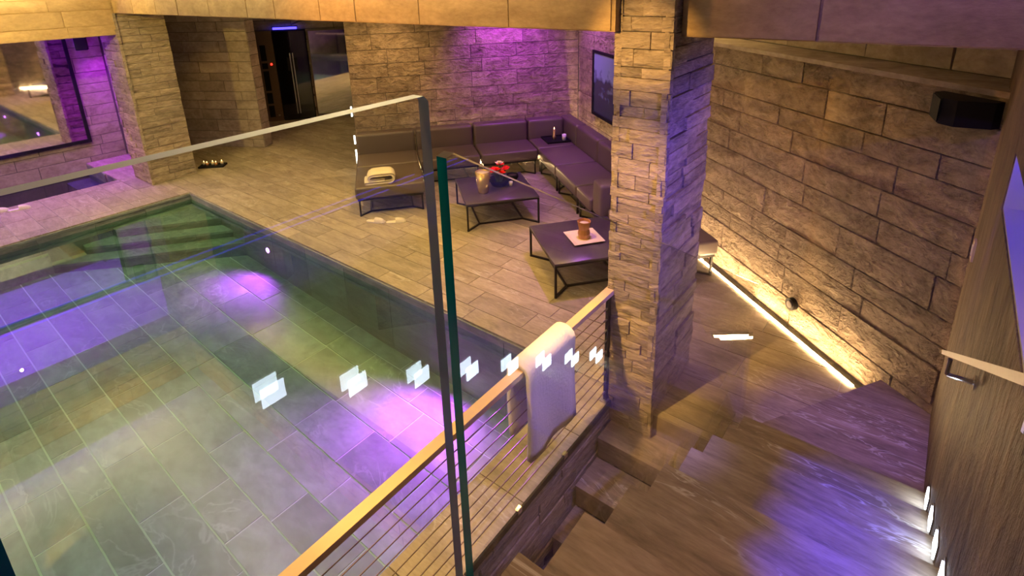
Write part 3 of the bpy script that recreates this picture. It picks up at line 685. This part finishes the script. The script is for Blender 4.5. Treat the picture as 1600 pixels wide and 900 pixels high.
def props():
    def at(u, v, z): return (*L(u, v), z)
    t = thing('candle_vase', 'tall tapered gold glass vase on the coffee table', 'vase', at(-6.66, 1.16, TT))
    MB().lathe([(.0, 0), (.068, 0), (.076, .04), (.098, .29), (.090, .29), (.066, .03), (0, .03)], 24).build('glass_body', M['gold'], t, True)
    MB().lathe([(0, .22), (.080, .22), (.085, .272), (0, .274)], 20).build('candle', M['cream'], t, True)
    t = thing('flower_bowl', 'black bowl with red flowers in the middle of the table', 'flowers', at(-6.88, 1.42, TT))
    MB().lathe([(0, 0), (.10, 0), (.15, .09), (.14, .095), (.09, .02), (0, .02)], 24).build('bowl', M['black'], t, True)
    for i, (x, y, z) in enumerate(((.03, -.09, .24), (-.04, .08, .25), (.06, .05, .21), (-.06, -.03, .21), (.01, .0, .30), (.08, -.04, .19), (-.02, -.10, .20), (.02, .12, .20))):
        MB().tube((x*.3, y*.3, .03), (x, y, z), .006, 6).build('stem', M['green'], t)
        f = MB()
        for k in range(7):
            a = k*2*math.pi/7; c, s_ = math.cos(a), math.sin(a); r = .062
            f.add([(x, y, z-.005), (x+r*.7*(c-.5*s_), y+r*.7*(s_+.5*c), z+.014), (x+r*c, y+r*s_, z+.024), (x+r*.7*(c+.5*s_), y+r*.7*(s_-.5*c), z+.014)], [(0, 1, 2, 3)])
            f.add([(x, y, z+.004), (x+r*.4*(c-.5*s_), y+r*.4*(s_+.5*c), z+.028), (x+r*.45*c, y+r*.45*s_, z+.04), (x+r*.4*(c+.5*s_), y+r*.4*(s_-.5*c), z+.028)], [(0, 1, 2, 3)])
        f.lathe([(.006, z+.01), (.014, z+.02), (0, z+.035)], 8, x, y)
        f.build('blossom', M['petal'] if i != 4 else M['cream'], t, True)
    t = thing('black_bowl', 'small round black bowl beside the flowers', 'bowl', at(-7.0, 1.63, TT))
    MB().lathe([(0, 0), (.05, 0), (.085, .05), (.08, .09), (.07, .09), (.06, .05), (0, .02)], 22).build('bowl_body', M['black'], t, True)
    MB().lathe([(0, .06), (.066, .07), (0, .075)], 16).build('filling', M['brown'], t, True)
    t = thing('white_cup', 'tiny white cup between flower bowl and black bowl', 'cup', at(-6.80, 1.56, TT))
    MB().lathe([(0, 0), (.02, 0), (.028, .06), (.024, .06), (.017, .01), (0, .01)], 14).build('cup_body', M['white'], t, True)
    # second table
    t = thing('square_plate', 'square cream plate on the coffee table near the pillar', 'plate', at(-5.03, 1.93, TT), -PH+R(2))
    m = MB(); a, b, h = .17, .12, .022
    m.add([(-b, -b, 0), (b, -b, 0), (b, b, 0), (-b, b, 0), (-a, -a, h), (a, -a, h), (a, a, h), (-a, a, h), (-b, -b, .008), (b, -b, .008), (b, b, .008), (-b, b, .008)],
          [(3, 2, 1, 0), (0, 1, 5, 4), (1, 2, 6, 5), (2, 3, 7, 6), (3, 0, 4, 7), (8, 9, 10, 11), (4, 5, 9, 8), (5, 6, 10, 9), (6, 7, 11, 10), (7, 4, 8, 11)])
    m.build('plate_body', M['cream'], t)
    t = thing('candle_glass', 'ribbed amber candle glass standing on the cream plate', 'candle', at(-5.03, 1.93, TT+.009))
    prof = [(0, 0), (.060, 0), (.066, .05), (.056, .10), (.068, .15), (.074, .19), (.064, .19), (.046, .10), (.05, .02), (0, .02)]
    MB().lathe(prof, 12).build('glass_body', M['amber'], t)
    MB().lathe([(0, .13), (.052, .13), (.056, .165), (0, .167)], 14).build('candle', M['cream'], t, True)
    # corner tray
    t = thing('serving_tray', 'flat black tray lying on the corner sofa unit', 'tray', at(-8.56, 2.76, .4205), -PH)
    m = MB().box(-.19, .19, -.19, .19, 0, .012); m.build('tray_base', M['black'], t)
    m = MB().box(-.2, .2, -.2, -.186, 0, .03).box(-.2, .2, .186, .2, 0, .03).box(-.2, -.186, -.186, .186, 0, .03).box(.186, .2, -.186, .186, 0, .03); m.build('tray_rim', M['black'], t)
    t = thing('candle_holder', 'slim yellow lit candle on the black sofa tray', 'candle', at(-8.58, 2.74, .4325))
    MB().lathe([(0, 0), (.03, 0), (.034, .05), (.022, .07), (.026, .17), (0, .175)], 14).build('candle_body', M['gold'], t, True)
    MB().lathe([(0, .165), (.010, .18), (0, .215)], 10).build('flame', M['flame'], t, True)
    t = thing('candle_holder', 'short white glass candle on the black sofa tray', 'candle', at(-8.48, 2.88, .4325))
    MB().lathe([(0, 0), (.032, 0), (.036, .10), (.03, .10), (.026, .02), (0, .02)], 14).build('glass_body', M['white'], t, True)
    MB().lathe([(0, .02), (.025, .02), (.025, .06), (0, .06)], 12).build('candle', M['cream'], t, True)
    # folded towel on the ottoman: a thick sheet doubled over, the fold to one side
    t = thing('folded_towel', 'fluffy white towel folded double on the ottoman', 'towel', at(-7.42, -.13, .42), -PH)
    path = [(-.215, .020), (-.10, .020), (.02, .021), (.10, .022)]
    for i in range(9): a = -math.pi/2+math.pi*i/8; path.append((.13+.055*math.cos(a), .078+.056*math.sin(a)))
    path += [(.06, .136), (-.03, .134), (-.11, .128), (-.150, .108), (-.160, .085), (-.145, .064), (-.08, .060), (.06, .062)]
    k = len(path); nx = 9; th = .034; vs = []; fs = []; m = MB()
    for j_ in range(nx):
        x = -.15+.30*j_/(nx-1); e = 1-.05*abs(2*j_/(nx-1)-1)**4
        for s_ in (0, 1):
            for i, (y, z) in enumerate(path):
                p, q = path[max(0, i-1)], path[min(k-1, i+1)]; dy, dz = q[0]-p[0], q[1]-p[1]; l = math.hypot(dy, dz) or 1
                o = th*(.5 if s_ else -.5); vs.append((x+random.uniform(-.003, .003), (y-dz/l*o)*e, max(.002, (z+dy/l*o)*e)+(.004*math.sin(j_*1.3+i) if z > .05 else 0)))
    for j_ in range(nx-1):
        a, b = j_*2*k, (j_+1)*2*k
        for i in range(k-1): fs += [(a+i, a+i+1, b+i+1, b+i), (a+k+i+1, a+k+i, b+k+i, b+k+i+1)]
        fs += [(a+k, a, b, b+k), (a+k-1, a+2*k-1, b+2*k-1, b+k-1)]
    for e in (0, (nx-1)*2*k):
        for i in range(k-1): fs.append((e+i, e+k+i, e+k+i+1, e+i+1))
    m.add(vs, fs).build('towel_cloth', M['towel'], t, True)
    # slippers
    def slipper(label, loc, rz, group=None):
        t = thing('slipper', label, 'slipper', loc, rz, group)
        pts = [(.13, .0), (.125, .03), (.09, .046), (.03, .045), (-.05, .036), (-.11, .034), (-.135, .0), (-.11, -.034), (-.05, -.036), (.03, -.045), (.09, -.046), (.125, -.03)]
        MB().prism(pts, 0, .016).build('sole', M['towel'], t)
        m = MB(); vs = []; fs = []; nx, ny = 5, 7
        for i in range(nx):
            x = -.005+.125*i/(nx-1); hw = [.043, .046, .046, .042, .022][i]; hh = [.055, .055, .05, .04, .022][i]
            for j in range(ny):
                a = math.pi*j/(ny-1); vs.append((x, hw*math.cos(a), .012+hh*math.sin(a)))
        for i in range(nx-1):
            for j in range(ny-1): a = i*ny+j; fs.append((a, a+1, a+ny+1, a+ny))
        fs.append(tuple((nx-1)*ny+j for j in range(ny)))
        m.add(vs, fs).build('upper', M['towel'], t, True)
    x, y = L(-6.99, -.24); slipper('white spa slipper before the ottoman, pointing along its front edge', (x, y, 0), R(25), 'slippers by the ottoman')
    x, y = L(-6.90, .02); slipper('white spa slipper before the ottoman, nearer the coffee table', (x, y, 0), R(48), 'slippers by the ottoman')
    slipper('white spa slipper beside the plunge tub', (-10.34, 1.42, 0), R(78), 'slippers by the tub')
    slipper('white spa slipper beside the plunge tub', (-10.48, 1.20, 0), R(70), 'slippers by the tub')
    # candle tray by the pillar
    t = thing('candle_tray', 'long black tray of small candles by the yellow pillar', 'tray', (-9.97, 4.02, 0), R(45))
    MB().box(-.21, .21, -.10, .10, 0, .03).build('tray_base', M['black'], t)
    for i in range(5):
        x = -.15+.075*i; y = (.03, -.03, .02, -.035, .03)[i]
        MB().lathe([(0, .03), (.026, .03), (.028, .075), (0, .077)], 12, x, y).build('candle', (M['cream'], M['amber'])[i % 2], t, True)
        MB().lathe([(.0, .076), (.007, .088), (0, .11)], 8, x, y).build('flame', M['flame'], t, True)
    # towel over the railing
    t = thing('hanging_towel', 'thick white towel hung over the oak handrail', 'towel', (-1.61, 2.255, .93))
    hw, r = .235, .045; path = []
    for i in range(10): path.append((r+.022-.018*math.sin(i/9*3)*0, -.60+.575*i/9))
    for i in range(9): a = math.pi*i/8; path.append(((r+.02)*math.cos(a), .0+(r+.0)*math.sin(a)-.012))
    for i in range(9): path.append((-(r+.02), -.03-.45*(i+1)/9))
    m = MB(); th = .03; ny = 9; vs = []; fs = []; k = len(path)
    for j in range(ny):
        y = -hw+2*hw*j/(ny-1)
        for s_ in (0, 1):
            for i, (x, z) in enumerate(path):
                p, q = path[max(0, i-1)], path[min(k-1, i+1)]; dx, dz = q[0]-p[0], q[1]-p[1]; l = math.hypot(dx, dz) or 1
                wv = .012*math.sin(j*1.1+i*.25)*max(0, min(1, -z*3)); o = (th*(.5 if s_ else -.5))
                vs.append((x+dz/l*o+wv, y*(1+.04*max(0, -z)), z-dx/l*o))
    for j in range(ny-1):
        a, b = j*2*k, (j+1)*2*k
        for i in range(k-1): fs += [(a+i, b+i, b+i+1, a+i+1), (a+k+i, a+k+i+1, b+k+i+1, b+k+i)]
        fs += [(a, a+k, b+k, b), (a+k-1, b+k-1, b+2*k-1, a+2*k-1)]
    for e in (0, (ny-1)*2*k):
        for i in range(k-1): fs.append((e+i, e+i+1, e+k+i+1, e+k+i))
    m.add(vs, fs).build('towel_cloth', M['towel'], t, True)
props()

# ------------------------------------------------------------------ ON THE WALLS
def wall_things():
    t = thing('framed_picture', 'framed mountain picture on the purple lit wall above the sofa', 'picture', (*L(-7.62, VR-.04), .92), -PH)
    MB().box(-.60, .60, -.012, .03, .0, 1.0).build('backing', M['black'], t)
    MB().box(-.62, .62, -.03, -.005, -.01, .04).box(-.62, .62, -.03, -.005, .97, 1.01).box(-.62, -.57, -.03, -.005, .04, .97).box(.57, .62, -.03, -.005, .04, .97).build('picture_frame', M['black'], t)
    MB().box(-.57, .57, -.016, -.011, .04, .97).build('picture_print', M['picture'], t)
    # corner loudspeaker
    t = thing('loudspeaker', 'black wedge loudspeaker in the upper corner of the stone wall', 'speaker', (*L(-2.42, VR-.05), 2.14), -PH)
    MB().prism([(-.20, .03), (.15, .03), (.15, -.03), (.04, -.16), (-.05, -.16), (-.20, -.04)], .0, .15).build('speaker_box', M['black'], t)
    MB().prism([(-.205, -.036), (-.052, -.163), (-.056, -.168), (-.21, -.040)], .008, .142).build('grille', M['black'], t)
    MB().box(-.03, .03, .0, .06, .04, .11).build('mount', M['frame'], t)
    t = thing('loudspeaker', 'small black loudspeaker under the alcove ceiling', 'speaker', (-12.13, 3.12, 2.02), R(-20))
    rounded('speaker_box', -.08, .08, -.09, .09, 0, .28, .02, M['black'], t)
    MB().box(.081, .086, -.075, .075, .02, .26).build('grille', M['frame'], t)
    # mirror
    t = thing('wall_mirror', 'large black framed mirror above the plunge tub', 'mirror', (-12.19, 1.2, .42))
    MB().box(-.015, .012, -1.6, 1.68, .0, 1.86).build('mirror_pane', M['mirror'], t)
    MB().box(-.015, .035, -1.66, 1.72, -.04, .015).box(-.015, .035, -1.66, 1.72, 1.85, 1.9).box(-.015, .035, 1.67, 1.72, .015, 1.85).box(-.015, .035, -1.66, -1.61, .015, 1.85).build('mirror_frame', M['black'], t)
    # black cabinet and rack at the end of the passage
    t = thing('black_cabinet', 'tall black double door cabinet at the end of the passage', 'cabinet', (*L(-13.62, -1.93), 0), -PH)
    MB().box(-.10, .0, -.34, .36, .0, 2.06).build('cabinet_body', M['black'], t)
    for s in (-1, 1):
        d = MB().box(.0, .025, -.33 if s < 0 else .015, .005 if s < 0 else .355, .03, 2.04).build('door', M['blackgloss'], t)
        MB().box(.025, .05, -.03 if s < 0 else .03, -.01 if s < 0 else .05, .15, 1.55).build('handle', M['steel'], d)
    MB().box(.025, .032, -.10, .12, 1.15, 1.45).build('badge', M['frame'], t)
    t = thing('shelf_rack', 'narrow wooden rack with dark compartments beside the black cabinet', 'rack', (*L(-13.62, -2.45), 0), -PH)
    MB().box(-.10, .02, -.16, .17, 0, 2.06).build('rack_body', M['brown'], t)
    z = .1
    for h in (.32, .3, .5, .18, .4):
        MB().box(.02, .026, -.12, .0, z, z+h-.05).build('compartment', M['black'], t); z += h
    MB().box(.02, .03, .06, .10, 1.30, 1.34).build('indicator', M['red'], t)
    MB().box(.02, .04, .07, .11, .12, .16).build('knob', M['chrome'], t)
    t = thing('blue_lamp', 'blue glowing lamp strip above the black cabinet', 'lamp', (*L(-13.60, -1.95), 2.08), -PH)
    MB().box(-.03, .02, -.28, .22, .0, .05).build('lens', M['bluel'], t)
    MB().box(-.05, .03, -.30, .24, .05, .07).build('housing', M['frame'], t)
    t = thing('passage_mirror', 'tall mirror beside the black cabinet reflecting the pool', 'mirror', (*L(-13.62, -1.0), .1), -PH)
    MB().box(-.02, .012, -.50, .55, 0, 1.92).build('mirror_pane', M['mirror'], t)
    MB().box(-.02, .02, -.53, -.50, -.02, 1.95).box(-.02, .02, .55, .58, -.02, 1.95).box(-.02, .02, -.50, .55, 1.92, 1.95).build('mirror_frame', M['brown'], t)
    # wall outlet on the rough wall
    t = thing('wall_outlet', 'round dark wall outlet low on the rough stone wall', 'outlet', (*L(-3.57, VR-.03), .23), -PH)
    m = MB(); m.tube((0, .03, 0), (0, -.012, 0), .055, 20); m.build('outlet_ring', M['frame'], t)
    m = MB(); m.tube((0, -.012, 0), (0, -.018, 0), .03, 16); m.build('outlet_core', M['steel'], t)
    t = thing('switch_plate', 'slim beige switch plate on the veined stair wall', 'switch', (XR, 3.80, 1.48))
    MB().box(-.012, .004, -.035, .035, -.06, .06).build('plate', M['beige'], t)
    MB().box(-.016, -.011, -.018, .018, -.03, .03).build('rocker', M['white'], t)
wall_things()
